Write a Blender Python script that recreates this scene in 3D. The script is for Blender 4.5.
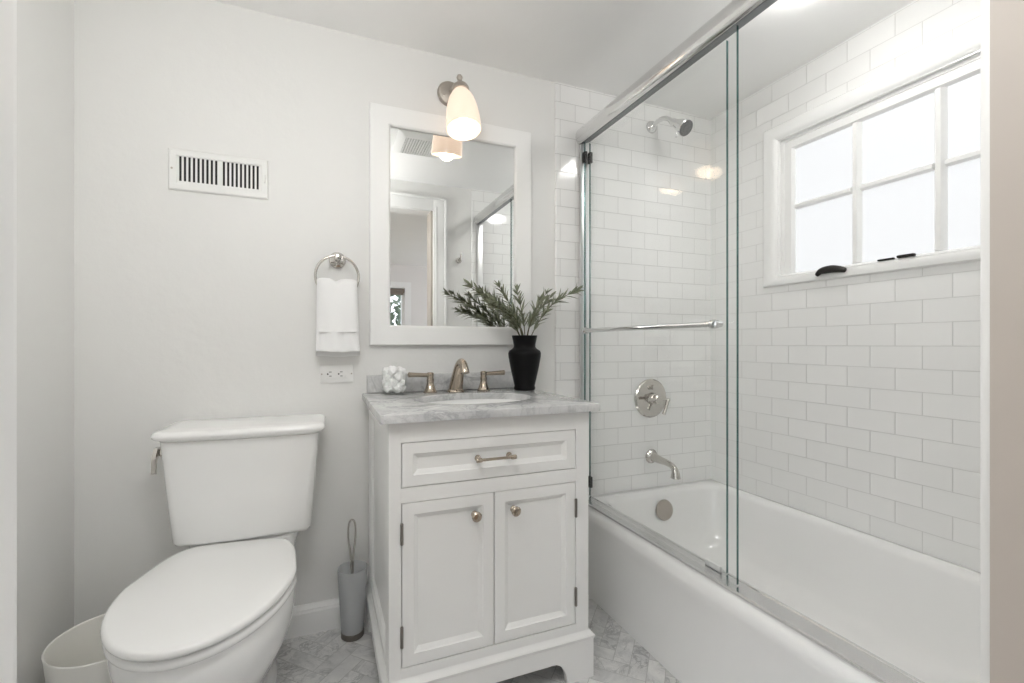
import bpy, bmesh, math, random
from mathutils import Vector, Matrix, noise
random.seed(7)
PI = math.pi
for o in list(bpy.data.objects):
    bpy.data.objects.remove(o, do_unlink=True)
SC = bpy.context.scene
COL = SC.collection

# ------------------------------------------------------------------ camera, world, big lights, exposure
cam_d = bpy.data.cameras.new('camera')
cam = bpy.data.objects.new('camera', cam_d)
COL.objects.link(cam)
cam.location = (0, 0, 1.0486)
cam.rotation_euler = (PI/2, 0, -0.3733)
cam_d.sensor_width = 36
cam_d.lens = 450.31/1024*36
cam_d.shift_x = (512-498.4)/1024
cam_d.shift_y = (344.0-341.5)/1024
cam_d.clip_start = 0.02
SC.camera = cam
SC.view_settings.view_transform = 'Standard'
SC.view_settings.look = 'None'
SC.view_settings.gamma = 1
SC.view_settings.use_curve_mapping = False
SC.view_settings.exposure = 1.13
SC.cycles.use_denoising = True
SC.cycles.max_bounces = 14
SC.cycles.diffuse_bounces = 8
SC.cycles.glossy_bounces = 6
SC.cycles.transparent_max_bounces = 16
SC.cycles.caustics_reflective = False
SC.cycles.caustics_refractive = False

SKY, WINDOW_GLOW, SHOWER_W, HALL_FILL_W, SCONCE_W, BATH_FILL_W = 1.4, 0.375, 18.5, 2.4, .24, 9.4
w = bpy.data.worlds.new('sky')
SC.world = w
w.use_nodes = True
nt = w.node_tree
bg = nt.nodes['Background']
tc = nt.nodes.new('ShaderNodeTexCoord')
sx = nt.nodes.new('ShaderNodeSeparateXYZ')
cr = nt.nodes.new('ShaderNodeValToRGB')
nt.links.new(tc.outputs['Generated'], sx.inputs[0])
nt.links.new(sx.outputs['Z'], cr.inputs[0])
nt.links.new(cr.outputs[0], bg.inputs[0])
cr.color_ramp.elements[0].color = (.93, .95, 1, 1)
cr.color_ramp.elements[1].color = (.55, .75, 1, 1)
bg.inputs[1].default_value = SKY

def lamp_data(name, kind, power, color, **kw):
    d = bpy.data.lights.new(name, kind)
    d.energy = power
    d.color = color
    for k, v in kw.items():
        setattr(d, k, v)
    return d

def lamp(name, d, loc, rot=(0, 0, 0), parent=None):
    o = bpy.data.objects.new(name, d)
    COL.objects.link(o)
    if parent:
        o.parent = parent
        loc = Vector(loc) - Vector(parent['_w']) if '_w' in parent else loc
    o.location = loc
    o.rotation_euler = rot
    return o

# ------------------------------------------------------------------ node helper
class V:
    def __init__(s, b, out): s.b, s.o = b, out
    def _m(s, op, *a): return s.b.math(op, s, *a)
    def __add__(s, x): return s._m('ADD', x)
    def __sub__(s, x): return s._m('SUBTRACT', x)
    def __rsub__(s, x): return s.b.math('SUBTRACT', x, s)
    def __mul__(s, x): return s._m('MULTIPLY', x)
    def __truediv__(s, x): return s._m('DIVIDE', x)
    def floor(s): return s._m('FLOOR')
    def fract(s): return s._m('FRACT')
    def abs(s): return s._m('ABSOLUTE')
    def min(s, x): return s._m('MINIMUM', x)
    def max(s, x): return s._m('MAXIMUM', x)
    def lt(s, x): return s._m('LESS_THAN', x)

class NB:
    def __init__(s, name):
        s.m = bpy.data.materials.new(name)
        s.m.use_nodes = True
        s.t = s.m.node_tree
        s.n = s.t.nodes
        s.p = s.n['Principled BSDF']
        s.out = s.n['Material Output']
    def new(s, t): return s.n.new('ShaderNode'+t)
    def put(s, sock, v):
        if isinstance(v, V): s.t.links.new(v.o, sock)
        elif hasattr(v, 'is_linked'): s.t.links.new(v, sock)
        elif v is not None: sock.default_value = v
    def math(s, op, a, b=None):
        n = s.new('Math'); n.operation = op
        s.put(n.inputs[0], a)
        if b is not None: s.put(n.inputs[1], b)
        return V(s, n.outputs[0])
    def pos(s):
        g = s.new('NewGeometry')
        return g.outputs['Position']
    def xyz(s):
        x = s.new('SeparateXYZ'); s.t.links.new(s.pos(), x.inputs[0])
        return [V(s, x.outputs[i]) for i in range(3)]
    def comb(s, x=0, y=0, z=0):
        c = s.new('CombineXYZ')
        for i, v in enumerate((x, y, z)): s.put(c.inputs[i], v)
        return c.outputs[0]
    def noise(s, vec, scale, detail=4, rough=.5, dist=0):
        n = s.new('TexNoise')
        s.put(n.inputs['Vector'], vec)
        n.inputs['Scale'].default_value = scale
        n.inputs['Detail'].default_value = detail
        n.inputs['Roughness'].default_value = rough
        n.inputs['Distortion'].default_value = dist
        return V(s, n.outputs[0])
    def rng(s, v, a, b, c=0, d=1):
        n = s.new('MapRange')
        s.put(n.inputs[0], v)
        for i, q in enumerate((a, b, c, d)): n.inputs[i+1].default_value = q
        return V(s, n.outputs[0])
    def mix(s, f, a, b):
        n = s.new('Mix'); n.data_type = 'RGBA'
        s.put(n.inputs[0], f)
        for sock, v in ((n.inputs[6], a), (n.inputs[7], b)):
            s.put(sock, (v[0], v[1], v[2], 1) if isinstance(v, tuple) else v)
        return n.outputs[2]
    def bump(s, h, dist, strength=1.0):
        n = s.new('Bump')
        s.put(n.inputs['Height'], h)
        n.inputs['Distance'].default_value = dist
        n.inputs['Strength'].default_value = strength
        s.t.links.new(n.outputs[0], s.p.inputs['Normal'])
    def set(s, **k):
        names = dict(color='Base Color', rough='Roughness', metal='Metallic', spec='Specular IOR Level', coat='Coat Weight',
                     emit='Emission Color', estr='Emission Strength', trans='Transmission Weight', sheen='Sheen Weight', sss='Subsurface Weight')
        for a, v in k.items():
            sock = s.p.inputs[names[a]]
            if isinstance(v, tuple): v = (v[0], v[1], v[2], 1)
            s.put(sock, v)
        return s

def plain(name, color, rough=.5, metal=0, **k):
    return NB(name).set(color=color, rough=rough, metal=metal, **k).m

M = {}
def paint(name, c, rough=.55, amt=.0006):
    b = NB(name).set(rough=rough)
    n = b.noise(b.pos(), 3.5, 5, .55)
    b.set(color=b.mix(b.rng(n, .3, .7), tuple(q*.985 for q in c), c))
    b.bump(b.noise(b.pos(), 22, 6, .6), amt)
    return b.m
M['wall'] = paint('wall_paint', (.765, .762, .748), .5, .0012)
M['ceil'] = paint('ceiling_paint', (.90, .90, .892), .6, .0012)
M['trim'] = paint('trim_paint', (.85, .85, .842), .38, .0002)
M['hallwall'] = paint('hall_paint', (.78, .76, .745), .6)
M['cab'] = paint('cabinet_paint', (.85, .85, .842), .32, .0003)
M['porcelain'] = plain('porcelain', (.86, .86, .853), .07, coat=.4)
M['enamel'] = plain('tub_enamel', (.86, .858, .85), .1, coat=.3)
M['seatplastic'] = plain('seat_plastic', (.84, .84, .832), .18)
M['binplastic'] = plain('bin_plastic', (.82, .81, .77), .35)
M['warmnickel'] = plain('warm_polished_nickel', (.47, .405, .335), .14, 1)
M['chrome'] = plain('chrome', (.80, .80, .80), .09, 1)
M['satin'] = plain('brushed_aluminium', (.80, .80, .80), .33, 1)
M['track'] = plain('polished_aluminium_track', (.74, .74, .745), .22, 1)
M['channel'] = plain('dark_grey_channel', (.10, .11, .12), .35, .6)
M['nickel'] = plain('polished_nickel', (.60, .575, .54), .12, 1)
M['pewter'] = plain('aged_pewter', (.50, .455, .41), .32, 1)
M['spray'] = plain('grey_spray_plastic', (.16, .16, .165), .35, .3)
M['hinge'] = plain('dark_pewter_hinge', (.24, .22, .20), .4, 1)
M['bronze'] = plain('dark_bronze', (.025, .022, .02), .35, .4)
M['rubber'] = plain('black_rubber', (.012, .012, .012), .5)
M['dark'] = plain('recess_shade', (.02, .02, .02), .8)  # near-black standing in for the shade inside openings
M['whitemetal'] = plain('white_enamelled_metal', (.80, .80, .785), .4)
M['plastic'] = plain('white_plastic', (.83, .83, .82), .3)
M['mirror'] = plain('silvered_mirror', (.93, .94, .935), .0, 1)
M['vase'] = plain('matte_black_ceramic', (.0025, .0025, .003), .5, spec=.18)
b = NB('terry_cloth').set(color=(.92, .92, .92), rough=.95, sheen=.3)
b.bump(b.noise(b.pos(), 420, 3, .7), .003, .8)
M['terry'] = b.m
b = NB('cotton').set(color=(.95, .95, .95), rough=1, sheen=.4)
b.bump(b.noise(b.pos(), 160, 5, .7), .004, .9)
M['cotton'] = b.m
b = NB('leaf_green').set(rough=.5)
n = b.noise(b.pos(), 30, 3)
b.set(color=b.mix(b.rng(n, .3, .7), (.10, .12, .07), (.36, .38, .27)))
M['leaf'] = b.m
M['stem'] = plain('stem_green', (.09, .085, .04), .6)
b = NB('garden_leaf').set(rough=.6)
b.set(color=b.mix(b.rng(b.noise(b.pos(), 5, 3), .3, .7), (.07, .09, .06), (.26, .29, .22)))
M['garden'] = b.m
M['grass'] = plain('grass', (.12, .17, .06), .9)
M['bark'] = plain('bark', (.10, .075, .05), .9)
M['blind'] = plain('woven_blind', (.22, .19, .16), .8)

def clear_glass(name, tint, ior=1.45):
    b = NB(name)
    tr = b.new('BsdfTransparent'); tr.inputs[0].default_value = (*tint, 1)
    gl = b.new('BsdfGlossy'); gl.inputs[0].default_value = (1, 1, 1, 1); gl.inputs['Roughness'].default_value = 0.0
    fr = b.new('Fresnel')
    geo = b.new('NewGeometry')
    b.put(fr.inputs[0], b.rng(geo.outputs['Backfacing'], 0, 1, ior, 1/ior))   # a thin pane does not bend what lies behind it
    mx = b.new('MixShader')
    b.t.links.new(fr.outputs[0], mx.inputs[0]); b.t.links.new(tr.outputs[0], mx.inputs[1]); b.t.links.new(gl.outputs[0], mx.inputs[2])
    b.t.links.new(mx.outputs[0], b.out.inputs[0])
    return b.m
M['glass'] = clear_glass('clear_glass', (.998, 1.0, .999), 1.22)
M['jarglass'] = clear_glass('jar_glass', (.985, .99, .985), 1.3)
b = NB('glass_edge')
tr = b.new('BsdfTransparent'); tr.inputs[0].default_value = (.16, .32, .31, 1)
gl = b.new('BsdfGlossy'); gl.inputs[0].default_value = (.45, .62, .62, 1); gl.inputs['Roughness'].default_value = .15
df = b.new('BsdfDiffuse'); df.inputs[0].default_value = (.035, .085, .085, 1)
m1 = b.new('MixShader'); m1.inputs[0].default_value = .2; m2 = b.new('MixShader'); m2.inputs[0].default_value = .45
b.t.links.new(df.outputs[0], m1.inputs[1]); b.t.links.new(gl.outputs[0], m1.inputs[2])
b.t.links.new(m1.outputs[0], m2.inputs[1]); b.t.links.new(tr.outputs[0], m2.inputs[2])
b.t.links.new(m2.outputs[0], b.out.inputs[0])
M['glassedge'] = b.m
b = NB('frosted_tumbler')
tr = b.new('BsdfTransparent'); tr.inputs[0].default_value = (.9, .91, .92, 1)
df = b.new('BsdfPrincipled'); df.inputs['Base Color'].default_value = (.70, .71, .72, 1); df.inputs['Roughness'].default_value = .35
m1 = b.new('MixShader'); m1.inputs[0].default_value = .46
b.t.links.new(tr.outputs[0], m1.inputs[1]); b.t.links.new(df.outputs[0], m1.inputs[2]); b.t.links.new(m1.outputs[0], b.out.inputs[0])
M['frost'] = b.m
M['pane'] = plain('frosted_window_glass', (.16, .165, .17), .35, emit=(.965, .98, 1), estr=WINDOW_GLOW)
M['shade'] = plain('opal_glass_lit', (.48, .44, .39), .25, emit=(1, .74, .56), estr=.33)
M['bulb'] = plain('bulb_lit', (.9, .85, .8), .3, emit=(1, .80, .58), estr=.78)
M['lens'] = plain('lamp_lens_lit', (.9, .9, .9), .3, emit=(1, .93, .84), estr=6)

def tile_mat(name, axis, u0, grout):
    b = NB(name)
    x, y, z = b.xyz()
    u = (x if axis == 'x' else y) - (u0-.0775) + .155*40
    v = z - (1.042-.0777) + .0777*40
    t = b.new('TexBrick')
    b.t.links.new(b.comb(u, v), t.inputs['Vector'])
    t.offset = .5; t.offset_frequency = 2; t.squash = 1; t.squash_frequency = 2
    t.inputs['Scale'].default_value = 1
    t.inputs['Brick Width'].default_value = .155
    t.inputs['Row Height'].default_value = .0777
    t.inputs['Mortar Size'].default_value = .0011
    t.inputs['Mortar Smooth'].default_value = .25
    t.inputs['Bias'].default_value = 0
    t.inputs['Color1'].default_value = (.855, .855, .845, 1)
    t.inputs['Color2'].default_value = (.825, .825, .815, 1)
    t.inputs['Mortar'].default_value = (grout, grout*.993, grout*.975, 1)
    f = V(b, t.outputs['Fac'])
    b.set(color=t.outputs['Color'], rough=b.rng(f, 0, 1, .09, .7))
    wob = b.noise(b.pos(), 14, 2, .5)*.6
    b.bump(wob - f*1.4, .0011, .9)
    return b.m
M['tile_back'] = tile_mat('subway_tile_back', 'x', 1.222, .56)
M['tile_right'] = tile_mat('subway_tile_right', 'y', 1.5067, .66)

def marble_color(b, vec, base, vein, cloud, sc=1.0):
    n1 = b.noise(vec, 5*sc, 9, .62, 1.4)
    v1 = b.rng((n1-.5).abs(), 0, .045, 1, 0)
    n2 = b.noise(vec, 11*sc, 8, .6, 2.0)
    v2 = b.rng((n2-.5).abs(), 0, .03, .6, 0)
    n3 = b.noise(vec, 2.6*sc, 5, .6, .6)
    msk = b.rng(n3, .42, .62, .1, 1)
    c = b.mix(b.rng(b.noise(vec, 4*sc, 7, .65, .8), .35, .68), base, cloud)
    return b.mix((v1.max(v2))*msk*.75, c, vein)
def marble(name, base, vein, cloud, rough, sc=1.0):
    b = NB(name)
    b.set(color=marble_color(b, b.pos(), base, vein, cloud, sc), rough=rough)
    return b.m
M['marble'] = marble('carrara_counter', (.70, .70, .695), (.22, .225, .235), (.47, .475, .48), .12, 1.3)

def herringbone(name):
    b = NB(name)
    x, y, z = b.xyz()
    W = .0545; U = 3
    r = .70710678/W
    p = (x+y)*r + 600.13
    q = (y-x)*r + 600.41
    i, j = p.floor(), q.floor()
    fx, fy = p-i, q-j
    k = ((i-j)/6.0).fract()*6.0 + .01
    k = k.floor()
    isH = k.lt(2.5)
    uH, vH = fx+k, fy
    uV, vV = fx, fy + (5.0-k)
    def sel(a, c): return c + (a-c)*isH
    eu = sel(uH.min(3.0-uH), uV.min(1.0-uV))
    ev = sel(vH.min(1.0-vH), vV.min(3.0-vV))
    e = eu.min(ev)
    ida = sel(i-k, i+3000.0); idb = sel(j, j-(5.0-k))
    wn = b.new('TexWhiteNoise'); wn.noise_dimensions = '3D'
    b.t.links.new(b.comb(ida, idb, isH), wn.inputs['Vector'])
    vm = b.new('VectorMath'); vm.operation = 'MULTIPLY_ADD'
    b.t.links.new(wn.outputs['Color'], vm.inputs[0]); vm.inputs[1].default_value = (9, 9, 9); b.t.links.new(b.pos(), vm.inputs[2])
    mc = marble_color(b, vm.outputs[0], (.82, .816, .805), (.26, .265, .275), (.60, .60, .605), 2.2)
    tint = b.rng(wn.outputs['Value'], 0, 1, .86, 1.0)
    hsv = b.new('HueSaturation'); b.put(hsv.inputs['Value'], tint); b.t.links.new(mc, hsv.inputs['Color'])
    g = b.rng(e, .012, .026, 1, 0)
    b.set(color=b.mix(g, hsv.outputs[0], (.46, .457, .45)), rough=b.rng(g, 0, 1, .28, .8))
    b.bump(g*-1.0, .0005, .7)
    return b.m
M['floor'] = herringbone('marble_herringbone')
b = NB('oak_boards').set(rough=.4)
x, y, z = b.xyz()
b.set(color=b.mix(b.noise(b.comb(x*9, y*.6, z), 6, 5), (.30, .20, .12), (.42, .30, .19)))
M['oak'] = b.m

# ------------------------------------------------------------------ mesh helpers
def tag(o, label=None, cat=None, group=None, kind=None):
    if label: o['label'] = label
    if cat: o['category'] = cat
    if group: o['group'] = group
    if kind: o['kind'] = kind
    return o
WORLD = {}
def wloc(o): return WORLD.get(o, Vector((0, 0, 0)))
def empty(name, loc, label=None, cat=None, group=None, kind=None, parent=None):
    o = bpy.data.objects.new(name, None); COL.objects.link(o)
    loc = Vector(loc)
    if parent: o.parent = parent
    o.location = loc - (wloc(parent) if parent else Vector())
    WORLD[o] = loc
    return tag(o, label, cat, group, kind)
def obj(name, bm, mats, parent=None, smooth=35, label=None, cat=None, group=None, kind=None, recalc=True):
    if recalc: bmesh.ops.recalc_face_normals(bm, faces=bm.faces[:])
    me = bpy.data.meshes.new(name)
    vs = [v.co for v in bm.verts]
    if parent: org = wloc(parent)
    else:
        lo = [min(v[i] for v in vs) for i in range(3)]; hi = [max(v[i] for v in vs) for i in range(3)]
        org = Vector(((lo[0]+hi[0])/2, (lo[1]+hi[1])/2, lo[2]))
    org = Vector(org)
    bmesh.ops.translate(bm, vec=-org, verts=bm.verts[:])
    bm.to_mesh(me); bm.free()
    for m in (mats if isinstance(mats, (list, tuple)) else [mats]): me.materials.append(m)
    if smooth:
        me.polygons.foreach_set('use_smooth', [True]*len(me.polygons))
        me.set_sharp_from_angle(angle=math.radians(smooth))
    o = bpy.data.objects.new(name, me); COL.objects.link(o)
    if parent: o.parent = parent
    else: o.location = org
    WORLD[o] = org
    return tag(o, label, cat, group, kind)
def B(): return bmesh.new()
def box(bm, x0, x1, y0, y1, z0, z1, bev=0, seg=2, mat=0):
    t = bmesh.new()
    bmesh.ops.create_cube(t, size=1)
    for v in t.verts:
        v.co = Vector((x0+(v.co.x+.5)*(x1-x0), y0+(v.co.y+.5)*(y1-y0), z0+(v.co.z+.5)*(z1-z0)))
    if bev: bmesh.ops.bevel(t, geom=t.edges[:], offset=bev, segments=seg, profile=.5, affect='EDGES')
    for f in t.faces: f.material_index = mat
    merge(bm, t)
    return bm
def merge(bm, t, mtx=None):
    if mtx is not None: bmesh.ops.transform(t, matrix=mtx, verts=t.verts[:])
    me = bpy.data.meshes.new('tmp'); t.to_mesh(me); t.free()
    bm.from_mesh(me); bpy.data.meshes.remove(me)
def loft(bm, rings, cap0=True, cap1=True, closed=True, mat=0):
    R = [[bm.verts.new(p) for p in r] for r in rings]
    n = len(R[0])
    for a, c in zip(R, R[1:]):
        for i in range(n if closed else n-1):
            j = (i+1) % n
            f = bm.faces.new((a[i], a[j], c[j], c[i])); f.material_index = mat
    if cap0 and closed: bm.faces.new(R[0][::-1]).material_index = mat
    if cap1 and closed: bm.faces.new(R[-1]).material_index = mat
    return R
def frame_of(d):
    d = d.normalized()
    a = Vector((0, 0, 1)) if abs(d.z) < .9 else Vector((1, 0, 0))
    u = d.cross(a).normalized()
    return u, d.cross(u).normalized()
def lathe(bm, prof, c=(0, 0, 0), axis=(0, 0, 1), seg=32, cap0=True, cap1=True, mat=0):
    d = Vector(axis).normalized(); u, v = frame_of(d); c = Vector(c)
    rings = [[c + d*h + (u*math.cos(2*PI*i/seg)+v*math.sin(2*PI*i/seg))*max(r, 1e-5) for i in range(seg)] for r, h in prof]
    loft(bm, rings, cap0, cap1, mat=mat)
    return bm
def tube(bm, pts, rad, seg=12, caps=True, closed=False, mat=0, flat=1.0):
    P = [Vector(p) for p in pts]; n = len(P)
    rr = rad if isinstance(rad, (list, tuple)) else [rad]*n
    T = []
    for i in range(n):
        a = P[i-1] if (i > 0 or closed) else P[i]; c = P[(i+1) % n] if (i < n-1 or closed) else P[i]
        T.append((c-a).normalized())
    u, v = frame_of(T[0]); rings = []
    for i in range(n):
        u = (u - T[i]*u.dot(T[i])).normalized(); v = T[i].cross(u)
        rings.append([P[i] + (u*math.cos(2*PI*k/seg)*flat + v*math.sin(2*PI*k/seg))*rr[i] for k in range(seg)])
    if closed: rings.append(rings[0])
    R = loft(bm, rings, caps and not closed, caps and not closed, mat=mat)
    if closed: bmesh.ops.remove_doubles(bm, verts=bm.verts[:], dist=1e-6)
    return bm
def spline(pts, k=8):
    P = [Vector(p) for p in pts]; out = []
    for i in range(len(P)-1):
        p0 = P[max(i-1, 0)]; p1 = P[i]; p2 = P[i+1]; p3 = P[min(i+2, len(P)-1)]
        for s in range(k):
            t = s/k
            out.append(.5*((2*p1)+(p2-p0)*t+(2*p0-5*p1+4*p2-p3)*t*t+(3*p1-p0-3*p2+p3)*t**3))
    out.append(P[-1]); return out
def rrect(x0, x1, y0, y1, r, n=6):
    r = min(r, (x1-x0)/2-1e-4, (y1-y0)/2-1e-4); out = []
    for cx, cy, a in ((x1-r, y1-r, 0), (x0+r, y1-r, 90), (x0+r, y0+r, 180), (x1-r, y0+r, 270)):
        for i in range(n+1):
            t = math.radians(a+90*i/n); out.append((cx+r*math.cos(t), cy+r*math.sin(t)))
    return out
def ring(o2, z): return [Vector((x, y, z)) for x, y in o2]
def prism(bm, poly, axis, a0, a1, mat=0):
    def pt(p, a):
        return Vector((p[0], a, p[1])) if axis == 'y' else Vector((a, p[0], p[1])) if axis == 'x' else Vector((p[0], p[1], a))
    loft(bm, [[pt(p, a0) for p in poly], [pt(p, a1) for p in poly]], mat=mat)
    return bm
def rect_rings(bm, rects, cap0=True, cap1=True):
    """rects: (x0,x1,z0,z1,y) facing -y"""
    loft(bm, [[Vector((a, y, c)), Vector((b_, y, c)), Vector((b_, y, d)), Vector((a, y, d))] for a, b_, c, d, y in rects], cap0, cap1)
    return bm
def wall_hole(bm, axis, a0, a1, u0, u1, z0, z1, h):
    """slab between a0..a1 along axis with a rectangular hole h=(hu0,hu1,hz0,hz1)"""
    def bx(uu0, uu1, zz0, zz1):
        if uu1-uu0 < 1e-4 or zz1-zz0 < 1e-4: return
        if axis == 'x': box(bm, a0, a1, uu0, uu1, zz0, zz1)
        else: box(bm, uu0, uu1, a0, a1, zz0, zz1)
    bx(u0, h[0], z0, z1); bx(h[1], u1, z0, z1); bx(h[0], h[1], z0, h[2]); bx(h[0], h[1], h[3], z1)
    return bm
def picture_frame(bm, axis, prof, u0, u1, z0, z1, kb=1.0):
    """mitred frame: prof = list of (offset inward from outer rect, depth coordinate)"""
    rs = []
    for off, d in prof:
        c = ((u0+off, z0+off*kb), (u1-off, z0+off*kb), (u1-off, z1-off), (u0+off, z1-off))
        rs.append([Vector((d, u, z)) if axis == 'x' else Vector((u, d, z)) for u, z in c])
    rs.append(rs[0])
    loft(bm, rs, False, False)
    bmesh.ops.remove_doubles(bm, verts=bm.verts[:], dist=1e-6)
    return bm

# ------------------------------------------------------------------ the room
H = 2.2152
YB, XR, XL, YF = 1.779, 1.881, -.715, .285
ST = 'structure'
obj('floor', box(B(), XL-.1, XR+.1, .165, YB+.1, -.08, 0), M['floor'], kind=ST, smooth=0)
obj('floor_bedroom', box(B(), -2.1, 2.7, -3.3, .165, -.08, -.001), M['oak'], kind=ST, smooth=0)
obj('ceiling', box(B(), -2.1, 2.7, -3.3, YB+.1, H, H+.08), M['ceil'], kind=ST, smooth=0)
obj('wall_back', box(B(), XL-.1, XR+.12, YB, YB+.1, 0, H), M['wall'], kind=ST, smooth=0)
obj('wall_left', box(B(), XL-.1, XL, .165, YB, 0, H), M['wall'], kind=ST, smooth=0)
DX0, DX1, DZ = -.1375, .738, 2.015
bm = B()
wall_hole(bm, 'y', .165, YF, XL, XR, 0, H, (DX0-.015, DX1+.015, 0, DZ+.015))
obj('wall_front', bm, M['wall'], kind=ST, smooth=0)
WIN = (.545, 1.40, 1.318, 1.945)
obj('wall_right', wall_hole(B(), 'x', XR, XR+.12, .165, YB, 0, H, WIN), M['wall'], kind=ST, smooth=0)
# tile facings with a rounded bullnose edge
def tile_panel(name, x0, x1, yface, yback, z0, z1, mat):
    s = 1 if yback > yface else -1
    t = abs(yback-yface); bm = B()
    pts = [(x0, yback)] + [(x0+t*(1-math.cos(a)), yback - s*t*math.sin(a)) for a in [PI/2*i/6 for i in range(1, 7)]] + [(x1, yface), (x1, yback)]
    prism(bm, pts, 'z', z0, z1)
    return obj(name, bm, mat, kind=ST, smooth=40)
tile_panel('wall_back_tile', .9665, XR-.008, 1.771, YB, 0, H, M['tile_back'])
tile_panel('wall_front_tile', 1.05, XR-.008, YF+.008, YF, 0, H, M['tile_back'])
obj('wall_right_tile', wall_hole(B(), 'x', XR-.008, XR, YF, YB, .3, H, WIN), M['tile_right'], kind=ST, smooth=0)
def baseboard(name, axis, a, b_, w_):
    prof = [(0, 0), (-.016, 0), (-.016, .078), (-.013, .084), (-.013, .09), (-.007, .098), (-.005, .104), (0, .104)]
    bm = B()
    if axis == 'x': prism(bm, [(w_+p, q) for p, q in prof], 'x', a, b_)
    else: prism(bm, [(w_-p, q) for p, q in prof], 'y', a, b_)
    obj(name, bm, M['trim'], kind=ST, smooth=25)
baseboard('baseboard_back', 'x', XL+.016, .9665, YB)
baseboard('baseboard_left', 'y', YF, YB, XL)
# doorway the camera looks through
door = empty('door_1', (.3, .225, 0), kind=ST)
bm = B()
box(bm, DX0-.015, DX0, .165, YF, 0, DZ+.015); box(bm, DX0, DX1, .165, YF, DZ, DZ+.015)
obj('door_jamb', bm, M['trim'], door, smooth=0)
obj('door_jamb', box(B(), DX1, DX1+.015, .165, YF, 0, DZ+.015), paint('greige_jamb', (.50, .45, .405), .5, .0002), door, smooth=0, label='greige side of the door frame')  # this jamb alone is a darker greige than the white frame
def casing(bm, y, s):
    for x0, x1 in ((DX0-.105, DX0-.005), (DX1+.017, DX1+.117)):
        a, c = (y, y+s*.016)
        box(bm, x0, x1, min(a, c), max(a, c), 0, DZ+.105, .003)
        xo = x0 if x0 < 0 else x1-.018
        box(bm, xo, xo+.018, min(a, a+s*.024), max(a, a+s*.024), 0, DZ+.105, .004)
        xi = x1-.03 if x0 < 0 else x0+.012
        box(bm, xi, xi+.018, min(a, a+s*.019), max(a, a+s*.019), 0, DZ+.035, .003)
    box(bm, DX0-.006, DX1+.018, min(y, y+s*.016), max(y, y+s*.016), DZ+.005, DZ+.105, .003)
    box(bm, DX0-.10, DX1+.114, min(y, y+s*.024), max(y, y+s*.024), DZ+.087, DZ+.105, .004)
    return bm
obj('door_casing', casing(B(), YF, 1), M['trim'], door, smooth=30)
obj('door_casing', casing(B(), .165, -1), M['trim'], door, smooth=30)

# ------------------------------------------------------------------ bathroom window
win = empty('window_1', (XR, .97, 1.31), kind=ST)
xf = XR-.008
bm = B()
picture_frame(bm, 'x', [(0, XR), (0, xf-.008), (.008, xf-.017), (.022, xf-.019), (.045, xf-.012), (.058, xf-.004), (.0655, xf+.004), (.0655, XR+.1), (.02, XR+.1)], .481, 1.464, 1.303, 2.010, .62)
obj('window_casing', bm, M['trim'], win, smooth=40)
sx0 = XR+.012
bm = B()
prism(bm, [(xf-.004, 1.3182), (xf-.004, 1.3445), (sx0-.001, 1.3545), (sx0-.001, 1.3182)], 'y', .546, 1.399)
obj('window_sill', bm, M['trim'], win, smooth=0)
bm = B()
picture_frame(bm, 'x', [(0, sx0+.03), (0, sx0-.004), (.012, sx0-.004), (.014, sx0), (.044, sx0), (.052, sx0+.012), (.052, sx0+.03)], .547, 1.398, 1.319, 1.944, .72)
obj('window_sash', bm, M['trim'], win, smooth=0)
gy0, gy1, gz0, gz1 = .604, 1.341, 1.358, 1.892
xp = sx0+.016
obj('window_pane', box(B(), xp, xp+.006, gy0-.003, gy1+.003, gz0-.003, gz1+.003), M['pane'], win, smooth=0)
mz = 1.642
for yc in (1.104, .854):
    bm = B()
    prism(bm, [(yc-.017, xp), (yc-.009, sx0+.002), (yc-.007, sx0-.002), (yc+.007, sx0-.002), (yc+.009, sx0+.002), (yc+.017, xp)], 'z', 0, 1)
    for v in bm.verts: v.co = Vector((v.co.y, v.co.x, gz0+v.co.z*(gz1-gz0)))
    obj('window_muntin', bm, M['trim'], win, smooth=0)
for ya, yb in ((gy0, .838), (.870, 1.088), (1.120, gy1)):
    bm = B()
    prism(bm, [(mz-.013, xp), (mz-.008, sx0+.003), (mz-.006, sx0), (mz+.006, sx0), (mz+.008, sx0+.003), (mz+.013, xp)], 'z', ya, yb)
    for v in bm.verts: v.co = Vector((v.co.y, v.co.z, v.co.x))
    obj('window_muntin', bm, M['trim'], win, smooth=0)
bm = B()
cpts = spline([(XR-.036, 1.215, 1.324), (XR-.039, 1.195, 1.338), (XR-.040, 1.160, 1.341), (XR-.038, 1.128, 1.335), (XR-.036, 1.108, 1.328)], 6)
tube(bm, cpts, [.008+.006*math.sin(PI*i/(len(cpts)-1)) for i in range(len(cpts))], 12, flat=.8)
box(bm, XR-.036, XR-.004, 1.13, 1.205, 1.328, 1.348, .003)
lathe(bm, [(0, 0), (.010, .001), (.010, .008), (.006, .012), (0, .013)], (XR-.036, 1.196, 1.334), (0, 0, 1), 16)
obj('crank_handle', bm, M['bronze'], win, label='dark bronze window crank')
bm = B()
box(bm, XR-.020, XR-.004, .905, .955, 1.347, 1.357, .003); box(bm, XR-.016, XR-.004, .965, 1.015, 1.347, 1.353, .002)
obj('window_lock', bm, M['bronze'], win)

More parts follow.
